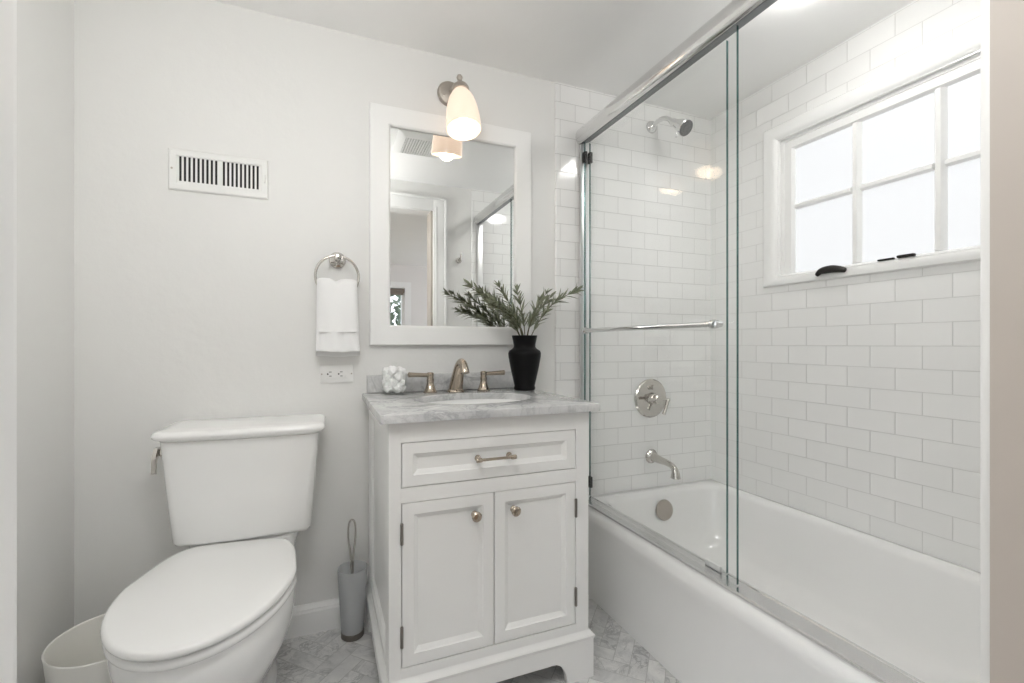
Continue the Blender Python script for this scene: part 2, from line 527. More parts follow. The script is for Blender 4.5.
# ------------------------------------------------------------------ bedroom behind the camera
WB = (.30, 1.14, .72, 1.87)
obj('wall_bedroom_back', wall_hole(B(), 'y', -3.3, -3.18, -2.1, 2.7, 0, H, WB), M['hallwall'], kind=ST, smooth=0)
WL = (-2.75, -.55, .45, 2.05)
obj('wall_bedroom_left', wall_hole(B(), 'x', -2.1, -2.0, -3.18, .165, 0, H, WL), M['hallwall'], kind=ST, smooth=0)
obj('wall_bedroom_right', wall_hole(B(), 'x', 2.6, 2.7, -3.18, .165, 0, H, WL), M['hallwall'], kind=ST, smooth=0)
bm = B()
box(bm, -2.0, XL-.1, .165, .285, 0, H); box(bm, XR+.12, 2.6, .165, .285, 0, H)
obj('wall_bedroom_front', bm, M['hallwall'], kind=ST, smooth=0)
def sash_window(name, axis, h, a0, a1, inside):
    u0, u1, z0, z1 = h
    mid = (u0+u1)/2; am = (a0+a1)/2
    root = empty(name, (am, mid, z0) if axis == 'x' else (mid, am, z0), kind=ST)
    s = 1 if inside > am else -1
    bm = B(); picture_frame(bm, axis, [(0, inside), (0, inside+s*.02), (.09, inside+s*.014), (.09, inside)], u0-.09, u1+.09, z0-.09, z1+.09)
    obj('window_casing', bm, M['trim'], root, smooth=0)
    bm = B(); picture_frame(bm, axis, [(0, am-.03), (0, am+.03), (.045, am+.03), (.045, am-.03)], u0, u1, z0, z1)
    zm = (z0+z1)/2
    if axis == 'y': box(bm, u0+.04, u1-.04, am-.02, am+.02, zm-.02, zm+.02)
    else: box(bm, am-.02, am+.02, u0+.04, u1-.04, zm-.02, zm+.02); box(bm, am-.02, am+.02, mid-.03, mid+.03, z0+.04, z1-.04)
    obj('window_sash', bm, M['trim'], root, smooth=0)
    bm = B()
    if axis == 'y': box(bm, u0+.04, u1-.04, am-.003, am+.003, z0+.04, z1-.04)
    else: box(bm, am-.003, am+.003, u0+.04, u1-.04, z0+.04, z1-.04)
    obj('window_pane', bm, M['glass'], root, smooth=0)
    return root
sash_window('window_2', 'y', WB, -3.3, -3.18, -3.18)
sash_window('added_window_left', 'x', WL, -2.1, -2.0, -2.0)  # both side windows are unseen, added to bring in sky light
sash_window('added_window_right', 'x', WL, 2.6, 2.7, 2.6)
def portal(loc, rot, sx_, sy_):
    d = lamp_data('sky_portal', 'AREA', 1, (1, 1, 1), shape='RECTANGLE', size=sx_, size_y=sy_)
    d.cycles.is_portal = True
    lamp('sky_portal', d, loc, rot)
portal((-2.13, -1.65, 1.25), (0, -PI/2, 0), 1.6, 2.2)
portal((2.73, -1.65, 1.25), (0, PI/2, 0), 1.6, 2.2)
portal((.72, -3.33, 1.295), (PI/2, 0, 0), .84, 1.15)
bm = B(); tube(bm, [(.31, -3.20, 1.835), (1.13, -3.20, 1.835)], .03, 16); box(bm, .32, 1.12, -3.19, -3.187, 1.77, 1.83)
obj('roller_blind', bm, M['blind'], label='rolled brown blind at the top of the bedroom window in the mirror', cat='blind')
obj('ground', box(B(), -30, 30, -40, -3.31, -.6, -.5), M['grass'], kind=ST, smooth=0)
tr_ = empty('garden_tree', (.9, -7.5, -.5), 'leafy green tree outside the bedroom window seen in the mirror', 'tree')
bm = B(); tube(bm, spline([(.9, -7.5, -.5), (.95, -7.5, .6), (.85, -7.45, 1.4), (.95, -7.5, 2.4)], 5), .09, 10); obj('trunk', bm, M['bark'], tr_)
bm = B()
for i in range(900):
    d = Vector((random.gauss(0, 1), random.gauss(0, 1), random.gauss(0, 1))).normalized()*random.uniform(.3, 1)
    c = Vector((.9, -7.5, 1.7)) + Vector((d.x*1.5, d.y*1.1, d.z*1.3))
    a = Vector((random.uniform(-1, 1), random.uniform(-1, 1), random.uniform(-1, 1))).normalized()*.13; e = a.orthogonal().normalized()*.05
    bm.faces.new([bm.verts.new(p) for p in (c-a, c+e, c+a, c-e)])
obj('foliage', bm, M['garden'], tr_, smooth=0)
# flush lamp added in the bedroom, out of view, to brighten the rooms
cl = empty('fill_lamp', (.25, -1.35, H), 'added round flush fill lamp, out of view in the bedroom behind the doorway', 'lamp')
bm = B(); lathe(bm, [(.19, 0), (.19, -.02), (.175, -.024)], (.25, -1.35, H), seg=40); obj('fill_lamp_base', bm, M['satin'], cl)
bm = B(); lathe(bm, [(.17, -.02), (.168, -.05), (.14, -.08), (.08, -.095), (0, -.098)], (.25, -1.35, H), seg=40); obj('fill_diffuser', bm, plain('bedroom_fill_lit', (.9, .9, .9), .3, emit=(1, .94, .86), estr=HALL_FILL_W), cl)

# ------------------------------------------------------------------ bathtub
tub = empty('bathtub', (1.46, 1.03, 0), 'white enamelled alcove bathtub with a plain apron under the glass doors', 'bathtub')
bm = B()
x0, x1, y0, y1 = 1.034, XR-.009, YF+.010, 1.7695
def tr(dx0, dx1, dy0, dy1, r, z): return ring(rrect(x0+dx0, x1-dx1, y0+dy0, y1-dy1, r, 8), z)
rings = [tr(0, 0, 0, 0, .004, 0), tr(0, 0, 0, 0, .004, .025), tr(.008, 0, 0, 0, .004, .05), tr(.010, 0, 0, 0, .004, .24), tr(.006, 0, 0, 0, .004, .285)]
for i in range(0, 7):
    a = PI/2*i/6
    rings.append(tr(.004+.030*(1-math.cos(a)) - .004, .0+.006*(1-math.cos(a)), .006*(1-math.cos(a)), .006*(1-math.cos(a)), .006, .315+.038*math.sin(a)))
rings += [tr(.112, .024, .055, .045, .075, .353)]
for i in range(1, 7):
    a = PI/2*i/6
    rings.append(tr(.112+.026*math.sin(a), .024+.03*math.sin(a), .055+.03*math.sin(a), .045+.022*math.sin(a), .085, .353-.03*(1-math.cos(a))))
rings += [tr(.150, .062, .12, .072, .10, .26), tr(.165, .075, .17, .085, .12, .16), tr(.185, .095, .215, .105, .13, .09), tr(.22, .13, .26, .145, .13, .058), tr(.30, .21, .36, .24, .10, .048)]
loft(bm, rings)
obj('tub_shell', bm, M['enamel'], tub, smooth=50)
ov = (1.502, 1.694, .266)
bm = B(); lathe(bm, [(.047, 0), (.048, .004), (.045, .010), (.030, .013), (0, .0135)], (ov[0], ov[1], ov[2]), (0, -1, .13), 36)
obj('overflow_plate', bm, M['pewter'], tub, label='round brushed metal overflow plate')
bm = B(); lathe(bm, [(.035, 0), (.034, .004), (.02, .005), (.018, .001), (0, .001)], (1.50, 1.43, .0475), seg=28)
obj('drain', bm, M['nickel'], tub)

# ------------------------------------------------------------------ sliding shower doors
YS0, YS1 = YF+.009, 1.7705
sd = empty('shower_door_frame', (1.10, 1.03, .353), 'polished aluminium frame of the shower doors, along the tub rim and overhead', 'shower frame')
prof = [(1.087, 1.953), (1.079, 1.957), (1.071, 1.968), (1.0675, 1.984), (1.069, 2.000), (1.075, 2.014), (1.086, 2.025), (1.100, 2.030), (1.143, 2.030), (1.143, 1.976), (1.088, 1.955)]
bm = B(); prism(bm, prof, 'y', YS0, YS1)
obj('top_rail', bm, M['chrome'], sd, smooth=40)
bm = B(); prism(bm, [(1.089, 1.9535), (1.142, 1.9735), (1.142, 1.9765), (1.089, 1.9565)], 'y', YS0+.002, YS1-.002)
obj('rail_channel', bm, M['channel'], sd, smooth=0, label='dark underside channel of the top rail')  # dark grey strip along the underside of the top rail
prof = [(1.066, .354), (1.066, .3602), (1.070, .3628), (1.105, .3634), (1.122, .3636), (1.124, .3655), (1.129, .3655), (1.130, .354)]
bm = B(); prism(bm, prof, 'y', YS0, YS1)
obj('bottom_track', bm, M['track'], sd, smooth=20)
for ya, yb in ((YS1-.016, YS1), (YS0, YS0+.016)):
    bm = B(); box(bm, 1.088, 1.134, ya, yb, .3664, 1.953, .002)
    obj('wall_jamb', bm, M['satin'], sd)
bm = B(); box(bm, 1.107, 1.116, 1.01, 1.07, .3640, .382, .002); obj('door_guide', bm, M['plastic'], sd, label='clear plastic door guide')
def glass_door(name, x, ya, yb, label):
    r = empty(name, (x, (ya+yb)/2, .3668), label, 'shower door', 'sliding glass shower doors')
    t = .004; z0, z1 = .3668, 1.952
    bm = B(); box(bm, x-t, x+t, ya, yb, z0, z1)
    for f in bm.faces:
        n = f.normal
        f.material_index = 1 if abs(n.y) > .5 else 0
    obj('glass_pane', bm, [M['glass'], M['glassedge']], r, smooth=0)
    for z in (.428, 1.885):
        bm = B(); box(bm, x-.0068, x+.0068, yb-.012, yb+.010, z-.024, z+.024, .002); obj('bumper', bm, M['rubber'], r, label='black rubber bumper clip')
    return r
gd = glass_door('shower_door', 1.0965, .941, 1.738, 'outer sliding glass shower panel, the one with the chrome towel bar')
gi = glass_door('shower_door', 1.1235, 1.000, 1.738, 'inner sliding glass shower panel, behind the one with the towel bar')
bm = B()
zb_ = 1.107
tube(bm, [(1.062, .988, zb_), (1.062, 1.690, zb_)], .0085, 16)
for y in (.995, 1.684):
    lathe(bm, [(.0125, -.002), (.0125, .016), (.009, .018), (.009, .030)], (1.062-.0, y, zb_), (1, 0, 0), 20)
    lathe(bm, [(.013, -.008), (.0135, 0), (.013, .008)], (1.062, y-.002 if y < 1.3 else y+.002, zb_), (0, 1, 0), 20)
obj('towel_bar', bm, M['chrome'], gd)

# ------------------------------------------------------------------ shower fittings
sh = empty('overhead_shower', (1.492, 1.771, 2.09), 'chrome bell shower head on a bent arm high on the tiled wall', 'shower head')
bm = B(); lathe(bm, [(.030, 0), (.030, .004), (.026, .012), (.016, .018), (.012, .02)], (1.492, 1.7705, 2.103), (0, -1, 0), 28)
obj('wall_flange', bm, M['chrome'], sh)
pth = spline([(1.492, 1.765, 2.103), (1.494, 1.73, 2.112), (1.498, 1.695, 2.112), (1.503, 1.665, 2.097), (1.508, 1.645, 2.073)], 6)
bm = B(); tube(bm, pth, .0105, 14); obj('shower_arm', bm, M['chrome'], sh)
hd = Vector((.12, -.76, -.62)).normalized(); hb = Vector((1.508, 1.648, 2.078))
bm = B(); lathe(bm, [(.013, -.004), (.017, .008), (.016, .018), (.022, .040), (.031, .068), (.0365, .084), (.037, .096), (.035, .098)], hb, hd, 30)
obj('bell', bm, M['chrome'], sh)
bm = B(); lathe(bm, [(.0345, .0965), (.034, .1005), (0, .1005)], hb, hd, 30)
fu, fv = frame_of(hd)
for k in range(10):
    a = 2*PI*k/10
    for rr_ in (.026, .014):
        lathe(bm, [(.0045, .1005), (.0045, .1035), (0, .104)], hb+(fu*math.cos(a)+fv*math.sin(a))*rr_, hd, 8)
obj('spray_face', bm, M['spray'], sh, label='dark spray face with nozzles')
bm = B(); p0 = hb+hd*.088-fv*.0; side = Vector((-.35, -.35, -.87)).normalized()
tube(bm, [hb+hd*.085+Vector((-.030, .012, -.018)), hb+hd*.085+Vector((-.038, .008, -.048))], [.004, .0045], 10); obj('spray_lever', bm, M['chrome'], sh)

sv = empty('shower_valve', (1.487, 1.771, .785), 'round polished shower valve plate with a lever on the tiled wall', 'shower valve')
c = Vector((1.487, 1.7705, .785))
bm = B(); lathe(bm, [(.094, 0), (.094, .004), (.088, .010), (.075, .012), (0, .012)], c, (0, -1, 0), 48); obj('valve_plate', bm, M['nickel'], sv)
bm = B(); lathe(bm, [(.030, .011), (.026, .03), (.020, .036), (.020, .058), (.016, .062), (0, .063)], c, (0, -1, 0), 28); obj('valve_hub', bm, M['nickel'], sv)
hp = c+Vector((0, -.052, 0))
bm = B(); tube(bm, [hp+Vector((.0, 0, 0)), hp+Vector((.045, -.004, -.002)), hp+Vector((.062, -.006, -.006))], [.007, .006, .009], 12)
tube(bm, [hp+Vector((.055, -.008, -.004)), hp+Vector((.035, -.014, -.045)), hp+Vector((.022, -.016, -.07))], [.008, .0075, .0085], 12)
tube(bm, [hp, hp+Vector((-.055, 0, 0))], [.007, .0085], 12)
obj('valve_lever', bm, M['nickel'], sv)
bm = B(); lathe(bm, [(.012, .011), (.010, .028), (.012, .032), (0, .034)], c+Vector((0, 0, .055)), (0, -1, 0), 18); obj('diverter_knob', bm, M['nickel'], sv)

ts = empty('tub_spout', (1.492, 1.771, .47), 'curved polished tub spout on the tile below the shower valve', 'tub spout')
c = Vector((1.492, 1.7705, .503))
bm = B(); lathe(bm, [(.034, 0), (.034, .006), (.028, .014), (.020, .02)], c, (0, -1, 0), 28); obj('wall_flange', bm, M['nickel'], ts)
pth = spline([c+Vector((0, -.015, 0)), c+Vector((0, -.06, -.004)), c+Vector((0, -.105, -.006)), c+Vector((0, -.145, -.014)), c+Vector((0, -.162, -.036)), c+Vector((0, -.163, -.062))], 6)
n = len(pth)
bm = B(); tube(bm, pth, [.022-.009*math.sin(min(1, i/n*1.6)*PI/2)+(.010*max(0, (i/n-.62)/.38)) for i in range(n)], 18); obj('spout', bm, M['nickel'], ts)

rl = empty('shower_light', (1.42, .93, H), 'round opal ceiling light over the bathtub', 'ceiling light')
bm = B(); lathe(bm, [(.098, -.0005), (.098, -.010), (.092, -.014)], (1.42, .93, H), seg=40); obj('light_trim', bm, M['whitemetal'], rl)
bm = B(); lathe(bm, [(.091, -.010), (.090, -.022), (.078, -.042), (.045, -.056), (0, -.060)], (1.42, .93, H), seg=40); obj('light_diffuser', bm, plain('shower_light_lit', (.9, .9, .9), .3, emit=(1, .985, .955), estr=SHOWER_W), rl)

LC = (0.0, .50)  # unseen globe lamp, added to fill the bathroom with light
bl = empty('fill_lamp', (*LC, H), 'added opal globe fill lamp hanging unseen from the bathroom ceiling above the open floor', 'lamp')
bm = B(); lathe(bm, [(.065, -.0005), (.065, -.012), (.05, -.02), (.012, -.024), (.012, -.26)], (*LC, H), seg=36); obj('fill_lamp_base', bm, M['satin'], bl)
bm = B(); lathe(bm, [(.034, 0), (.036, -.03), (.030, -.034)], (*LC, H-.235), seg=30); obj('globe_holder', bm, M['satin'], bl)
bm = B(); GR = .145; lathe(bm, [(max(.0, GR*math.sin(t)), -GR*math.cos(t)) for t in [PI*(.07+.93*i/24) for i in range(25)]][::-1], (*LC, H-.255-GR), seg=40); obj('globe', bm, plain('bathroom_fill_lit', (.9, .9, .9), .3, emit=(1, .993, .975), estr=BATH_FILL_W), bl)

ef = empty('exhaust_fan', (.53, .93, H), 'square white ceiling exhaust fan grille seen in the mirror', 'exhaust fan')
bm = B(); loft(bm, [ring(rrect(.39, .67, .76, 1.06, .012), H-.0005), ring(rrect(.39, .67, .76, 1.06, .012), H-.006), ring(rrect(.425, .635, .795, 1.025, .008), H-.022), ring(rrect(.435, .625, .805, 1.015, .006), H-.022), ring(rrect(.435, .625, .805, 1.015, .006), H-.016)])
obj('fan_cover', bm, M['whitemetal'], ef, smooth=30)
bm = B(); box(bm, .437, .623, .807, 1.013, H-.0165, H-.0158)
obj('fan_shade_sheet', bm, M['dark'], ef, smooth=0)  # flat dark sheet, paints the shade behind the grille
bm = B()
for k in range(13):
    x = .442+.176*k/12; box(bm, x-.0028, x+.0028, .806, 1.014, H-.021, H-.0168)
for k in range(14):
    y = .812+.196*k/13; box(bm, .436, .624, y-.0028, y+.0028, H-.0205, H-.0170)
obj('fan_grille', bm, M['whitemetal'], ef, smooth=0)

# ------------------------------------------------------------------ toilet
TX = -.222
toilet = empty('toilet', (TX, 1.66, 0), 'white two-piece toilet with its lid closed beside the vanity', 'toilet')
def egg(yf, yr, hw, yw, rhw, n=64, pf=2.0, pr=3.2):
    out = []
    for i in range(n):
        a = 2*PI*i/n; sx_, cx_ = math.sin(a), math.cos(a)
        if cx_ >= 0:
            X = hw*math.copysign(abs(sx_)**(2/pf), sx_); Y = yw-(yw-yf)*abs(cx_)**(2/pf)
        else:
            t = abs(cx_)**(2/pr)
            k = hw+(rhw-hw)*min(1, t*1.0)
            X = k*math.copysign(abs(sx_)**(2/pr), sx_); Y = yw+(yr-yw)*t
        out.append((TX+X, Y))
    return out
def srect(hw, yf, yr, z, bow=.012, r=.03, n=8):
    o2 = rrect(TX-hw, TX+hw, yf, yr, r, n); res = []
    # resample the front run with a slight bow
    for x, y in o2:
        k = (yr-y)/(yr-yf)
        res.append((x, y - bow*k*(1-((x-TX)/hw)**2)))
    return ring(res, z)
def dense(o2, m=6):
    out = []
    for i in range(len(o2)):
        a, c_ = Vector(o2[i]), Vector(o2[(i+1) % len(o2)])
        k = m if (c_-a).length > .08 else 1
        for s in range(k): out.append(tuple(a+(c_-a)*s/k))
    return out
def tank_ring(hw, yf, yr, z, bow=.014, r=.03):
    return ring([(x, y - bow*((yr-y)/(yr-yf))*(1-((x-TX)/hw)**2)) for x, y in dense(rrect(TX-hw, TX+hw, yf, yr, r, 6), 10)], z)
bm = B()
rings = [tank_ring(.176, 1.590, 1.745, .445, .012, .02), tank_ring(.186, 1.580, 1.753, .450, .012, .022), tank_ring(.191, 1.574, 1.757, .461, .013, .024),
         tank_ring(.202, 1.564, 1.762, .60, .014, .024), tank_ring(.213, 1.554, 1.765, .74, .014, .024), tank_ring(.215, 1.552, 1.766, .764, .014, .024)]
loft(bm, rings)
obj('tank', bm, M['porcelain'], toilet, smooth=50)
bm = B()
rings = [tank_ring(.217, 1.550, 1.767, .7655, .014, .026), tank_ring(.220, 1.546, 1.767, .769, .014, .028), tank_ring(.228, 1.538, 1.768, .772, .014, .03), tank_ring(.232, 1.533, 1.769, .777, .014, .032), tank_ring(.2335, 1.531, 1.769, .783, .014, .032), tank_ring(.232, 1.533, 1.769, .789, .014, .032), tank_ring(.228, 1.537, 1.767, .7935, .014, .032), tank_ring(.220, 1.545, 1.762, .796, .014, .03), tank_ring(.19, 1.57, 1.74, .798, .012, .03)]
loft(bm, rings)
obj('tank_lid', bm, M['porcelain'], toilet, smooth=50)
bm = B(); xl = TX-.212
lathe(bm, [(.014, -.002), (.014, .008), (.010, .012), (.008, .022)], (xl, 1.602, .727), (-1, 0, 0), 20)
loft(bm, [[Vector((xl-.014-q, y, z)) for y, z in ((1.615, .742), (1.592, .742), (1.572, .715), (1.570, .672), (1.584, .668), (1.590, .706), (1.615, .722))] for q in (0, .010)])
obj('flush_lever', bm, M['nickel'], toilet, smooth=30)
bm = B()
E_ = egg
rings = [ring(E_(1.235, 1.735, .112, 1.45, .098), 0), ring(E_(1.235, 1.735, .112, 1.45, .098), .012), ring(E_(1.255, 1.73, .103, 1.45, .092), .03), ring(E_(1.262, 1.72, .100, 1.45, .090), .10),
         ring(E_(1.225, 1.70, .120, 1.42, .092), .155), ring(E_(1.165, 1.69, .150, 1.395, .098), .215), ring(E_(1.110, 1.69, .175, 1.370, .110), .275), ring(E_(1.082, 1.71, .187, 1.356, .128), .325), ring(E_(1.072, 1.735, .191, 1.352, .145), .365), ring(E_(1.074, 1.745, .189, 1.35, .150), .392), ring(E_(1.078, 1.742, .186, 1.35, .147), .400), ring(E_(1.10, 1.73, .172, 1.35, .135), .403)]
loft(bm, rings)
# tank deck
loft(bm, [ring(rrect(TX-.125, TX+.125, 1.60, 1.745, .03), .33), ring(rrect(TX-.148, TX+.148, 1.585, 1.75, .03), .40), ring(rrect(TX-.148, TX+.148, 1.585, 1.75, .03), .438), ring(rrect(TX-.142, TX+.142, 1.592, 1.745, .03), .444)])
obj('bowl', bm, M['porcelain'], toilet, smooth=50)
def slab(yf, yr, hw, yw, rhw, z0, z1, e, dome=0):
    R = []
    def egg(*a): return globals()['egg'](*a, pr=5.0)
    for t, z in ((e, z0), (e*.3, z0+(z1-z0)*.15), (0, z0+(z1-z0)*.45), (e*.15, z0+(z1-z0)*.75), (e*.6, z1-(z1-z0)*.06), (e*1.3, z1), ):
        R.append(ring(egg(yf+t, yr-t, hw-t, yw, rhw-t), z))
    for f, q in ((.75, .5), (.45, .85), (.15, 1)):
        R.append(ring([(TX+(x-TX)*f, 1.30+(y-1.30)*f) for x, y in egg(yf+e*1.3, yr-e*1.3, hw-e*1.3, yw, rhw-e*1.3)], z1+dome*q))
    return loft(B_, R)
B_ = B(); slab(1.060, 1.560, .197, 1.345, .158, .402, .4225, .006); seat = obj('seat', B_, M['seatplastic'], toilet, smooth=50)
B_ = B(); slab(1.052, 1.572, .198, 1.345, .160, .4275, .448, .008, .002); lid = obj('seat_lid', B_, M['seatplastic'], toilet, smooth=50)
for s in (-1, 1):
    bm = B(); lathe(bm, [(.014, 0), (.014, .012), (.010, .018), (0, .019)], (TX+s*.075, 1.575, .404), seg=20); obj('hinge_cap', bm, M['seatplastic'], toilet)
toilet.rotation_euler.z = math.radians(-1.5)
for o in toilet.children:
    if o.name.split('.')[0] in ('bowl', 'seat', 'seat_lid', 'hinge_cap'): o.rotation_euler.z = math.radians(-4.6); o.location.x -= .004

# ------------------------------------------------------------------ waste bin
bm = B(); bx_, by_ = -.545, 1.542
seg = 56
prof = [(.0, .001), (.100, 0), (.107, .004), (.129, .245), (.1305, .25), (.129, .253), (.126, .251), (.124, .244), (.103, .010), (0, .008)]
lathe(bm, prof, (bx_, by_, 0), seg=seg, cap0=False, cap1=False); bmesh.ops.remove_doubles(bm, verts=bm.verts[:], dist=1e-4)
obj('waste_bin', bm, M['binplastic'], smooth=40, label='open round white waste bin in the corner by the toilet', cat='waste bin')

# ------------------------------------------------------------------ toilet brush
bc = (.1025, 1.702)
hb_ = empty('brush_holder', (bc[0], bc[1], 0), 'frosted tumbler toilet brush holder on the floor beside the vanity', 'brush holder')
bm = B(); lathe(bm, [(.0, .018), (.035, .017), (.039, .022), (.052, .245), (.0505, .246), (.049, .244), (.036, .026), (0, .024)], (*bc, 0), seg=36, cap0=False, cap1=False)
bmesh.ops.remove_doubles(bm, verts=bm.verts[:], dist=1e-4); obj('tumbler', bm, M['frost'], hb_)
bm = B(); lathe(bm, [(.038, 0), (.040, .002), (.040, .020), (.036, .0225)], (*bc, 0), seg=36); obj('chrome_base', bm, M['hinge'], hb_, label='dark polished metal base')
tb = empty('toilet_brush', (bc[0], bc[1], .03), 'toilet brush with a looped wire handle standing in the frosted tumbler', 'toilet brush')
zc = .03
loop = [(bc[0]-.002, bc[1], .20), (bc[0]-.007, bc[1], .29), (bc[0]-.014, bc[1], .35), (bc[0]-.0135, bc[1], .395), (bc[0]-.007, bc[1], .413), (bc[0]+.003, bc[1], .413), (bc[0]+.0095, bc[1], .395), (bc[0]+.010, bc[1], .35), (bc[0]+.003, bc[1], .29), (bc[0]-.001, bc[1], .20)]
bm = B(); tube(bm, spline(loop, 6), .0035, 10); tube(bm, [(bc[0]-.0015, bc[1], .205), (bc[0], bc[1], .12)], .005, 10); obj('wire_handle', bm, M['nickel'], tb)
bm = B()
for k in range(220):
    z = .042+.075*random.random(); a = random.random()*2*PI; r = .024
    tube(bm, [(bc[0], bc[1], z), (bc[0]+r*math.cos(a), bc[1]+r*math.sin(a), z+random.uniform(-.006, .006))], .0012, 4)
tube(bm, [(bc[0], bc[1], .036), (bc[0], bc[1], .125)], .006, 8)
obj('bristle_head', bm, M['plastic'], tb)

# ------------------------------------------------------------------ vanity
VX0, VX1, VY = .165, .785, 1.222
van = empty('vanity_cabinet', ((VX0+VX1)/2, 1.48, 0), 'white painted vanity cabinet with two doors and one drawer', 'vanity')
bm = B()
# face frame
yb = VY+.022
D1, D2, DR = (.2005, .4645, .1755, .6175), (.4675, .7365, .1755, .6175), (.2005, .7365, .6615, .7805)
box(bm, VX0, D1[0]-.002, VY, yb, .13, .839, .0015, 1); box(bm, D2[1]+.002, VX1, VY, yb, .13, .839, .0015, 1)
box(bm, D1[0]-.003, D2[1]+.003, VY, yb, .13, .1735); box(bm, D1[0]-.003, D2[1]+.003, VY, yb, .6195, .6595); box(bm, D1[0]-.003, D2[1]+.003, VY, yb, .7825, .839)
# carcass: panelled left and right sides, back, floor
for s, xo in ((1, VX0), (-1, VX1)):
    R = [(yb-.001, 1.765, .03, .839, xo), (yb+.045, 1.735, .175, .785, xo), (yb+.053, 1.727, .183, .777, xo+s*.007), (yb+.053, 1.727, .183, .777, xo+s*.016)]
    loft(bm, [[Vector((xx, a, c_)), Vector((xx, b_, c_)), Vector((xx, b_, d_)), Vector((xx, a, d_))] for a, b_, c_, d_, xx in [(yb-.001, 1.765, .03, .839, xo+s*.018)]+R])
box(bm, VX0+.018, VX1-.018, 1.75, 1.764, .12, .65); box(bm, VX0+.018, VX1-.018, yb, 1.75, .15, .166)
obj('carcass', bm, M['cab'], van, smooth=20)
# plinth with bracket feet
bm = B()
PX0, PX1, PY = VX0-.010, VX1+.013, VY-.008
def arch(a, b_, c0, c1, zt):
    """outline of an apron from a to b_ with feet c0 / c1 wide"""
    pts = [(a, 0), (a, .128), (b_, .128), (b_, 0), (b_-c1, 0)]
    for i in range(1, 9):
        t = PI/2*i/8; pts.append((b_-c1-.046*(1-math.cos(t)), zt*math.sin(t)))
    for i in range(8, 0, -1):
        t = PI/2*i/8; pts.append((a+c0+.046*(1-math.cos(t)), zt*math.sin(t)))
    pts.append((a+c0, 0)); return pts
prism(bm, arch(PX0, PX1, .090, .094, .070), 'y', PY, PY+.020)
prism(bm, arch(PY+.020, 1.765, .08, .07, .070), 'x', PX0, PX0+.018)
prism(bm, arch(PY+.020, 1.765, .08, .07, .070), 'x', PX1-.018, PX1)
# moulded top edge of the plinth
def prr(o, z): return [Vector(p) for p in ((PX0+o, 1.765, z), (PX0+o, PY+o, z), (PX1-o, PY+o, z), (PX1-o, 1.765, z))]
loft(bm, [prr(.0, .120), prr(-.003, .1265), prr(-.004, .131), prr(-.001, .135), prr(.004, .139), prr(.0083, .147), prr(.02, .147)], closed=False)
obj('plinth', bm, M['cab'], van, smooth=25)
def front(name, d, rail, parent=van):
    x0, x1, z0, z1 = d; y = VY+.0005; bm = B()
    def r(o, yy): return (x0+o, x1-o, z0+o, z1-o, yy)
    rect_rings(bm, [r(0, y+.02), r(0, y+.0015), r(.0015, y), r(rail, y), r(rail+.002, y+.003), r(rail+.006, y+.005), r(rail+.012, y+.0085), r(rail+.0135, y+.010)])
    return obj(name, bm, M['cab'], parent, smooth=15)
dl = front('door', D1, .032); dr_ = front('door', D2, .032); dw = front('drawer', DR, .030)
def knob(x, z, parent):
    bm = B(); lathe(bm, [(.010, 0), (.009, .003), (.006, .006), (.0055, .012), (.010, .017), (.0145, .021), (.0145, .025), (.010, .029), (0, .030)], (x, VY, z), (0, -1, 0), 24)
    obj('knob', bm, M['warmnickel'], parent, label='round nickel knob')
knob(.405, .563, dl); knob(.5255, .562, dr_)
for d_, x in ((dl, D1[0]-.001), (dr_, D2[1]+.001)):
    for z in (.537, .260):
        bm = B(); lathe(bm, [(.0042, -.026), (.0042, .026)], (x, VY-.0025, z), (0, 0, 1), 12)
        lathe(bm, [(.003, -.029), (.0048, -.026)], (x, VY-.0025, z), (0, 0, 1), 12); lathe(bm, [(.0048, .026), (.003, .029)], (x, VY-.0025, z), (0, 0, 1), 12)
        obj('hinge', bm, M['hinge'], d_, label='dark pewter butt hinge')
bm = B(); zc = .722
tube(bm, [(.409, VY-.026, zc), (.518, VY-.026, zc)], .0042, 12)
for x in (.415, .512):
    lathe(bm, [(.0095, 0), (.008, .004), (.005, .007), (.005, .028)], (x, VY, zc), (0, -1, 0), 16)
    lathe(bm, [(.006, -.008), (.0068, -.006), (.0068, .006), (.006, .008)], (x+(-.004 if x < .5 else .004), VY-.026, zc), (1, 0, 0), 14)
obj('pull_handle', bm, M['warmnickel'], dw, label='slim nickel bar pull')

# countertop with an oval cut-out
bm = B()
CX0, CX1, CY0, CY1, CZ0, CZ1 = .1405, .812, 1.196, 1.7775, .8395, .863
SCX, SCY, SA, SBb = .490, 1.478, .205, .152
e = .004
outer = [(rrect(CX0, CX1, CY0, CY1, .004, 3), CZ0), (rrect(CX0, CX1, CY0, CY1, .004, 3), CZ1-e), (rrect(CX0+e*.3, CX1-e*.3, CY0+e*.3, CY1-e*.3, .004, 3), CZ1-e*.3), (rrect(CX0+e, CX1-e, CY0+e, CY1-e, .004, 3), CZ1)]
R = loft(bm, [ring(o, z) for o, z in outer], False, False)
NS = 72
def oval(k, z): return [Vector((SCX+SA*k*math.cos(2*PI*i/NS), SCY+SBb*k*math.sin(2*PI*i/NS), z)) for i in range(NS)]
S = loft(bm, [oval(1, CZ0), oval(1, CZ1-.002), oval(1.012, CZ1)], False, False)
bm.verts.ensure_lookup_table()
def loop_edges(vs): return [bm.edges.get((vs[i], vs[(i+1) % len(vs)])) for i in range(len(vs))]
for ro, so in ((R[-1], S[-1]), (R[0], S[0])):
    bmesh.ops.triangle_fill(bm, use_beauty=True, use_dissolve=False, edges=loop_edges(ro)+loop_edges(so))
ct = obj('countertop', bm, M['marble'], smooth=30, label='grey veined marble countertop on the vanity with an oval sink cut-out', cat='countertop')
bm = B(); box(bm, .158, CX1, 1.759, 1.7785, .8635, .930, .002)
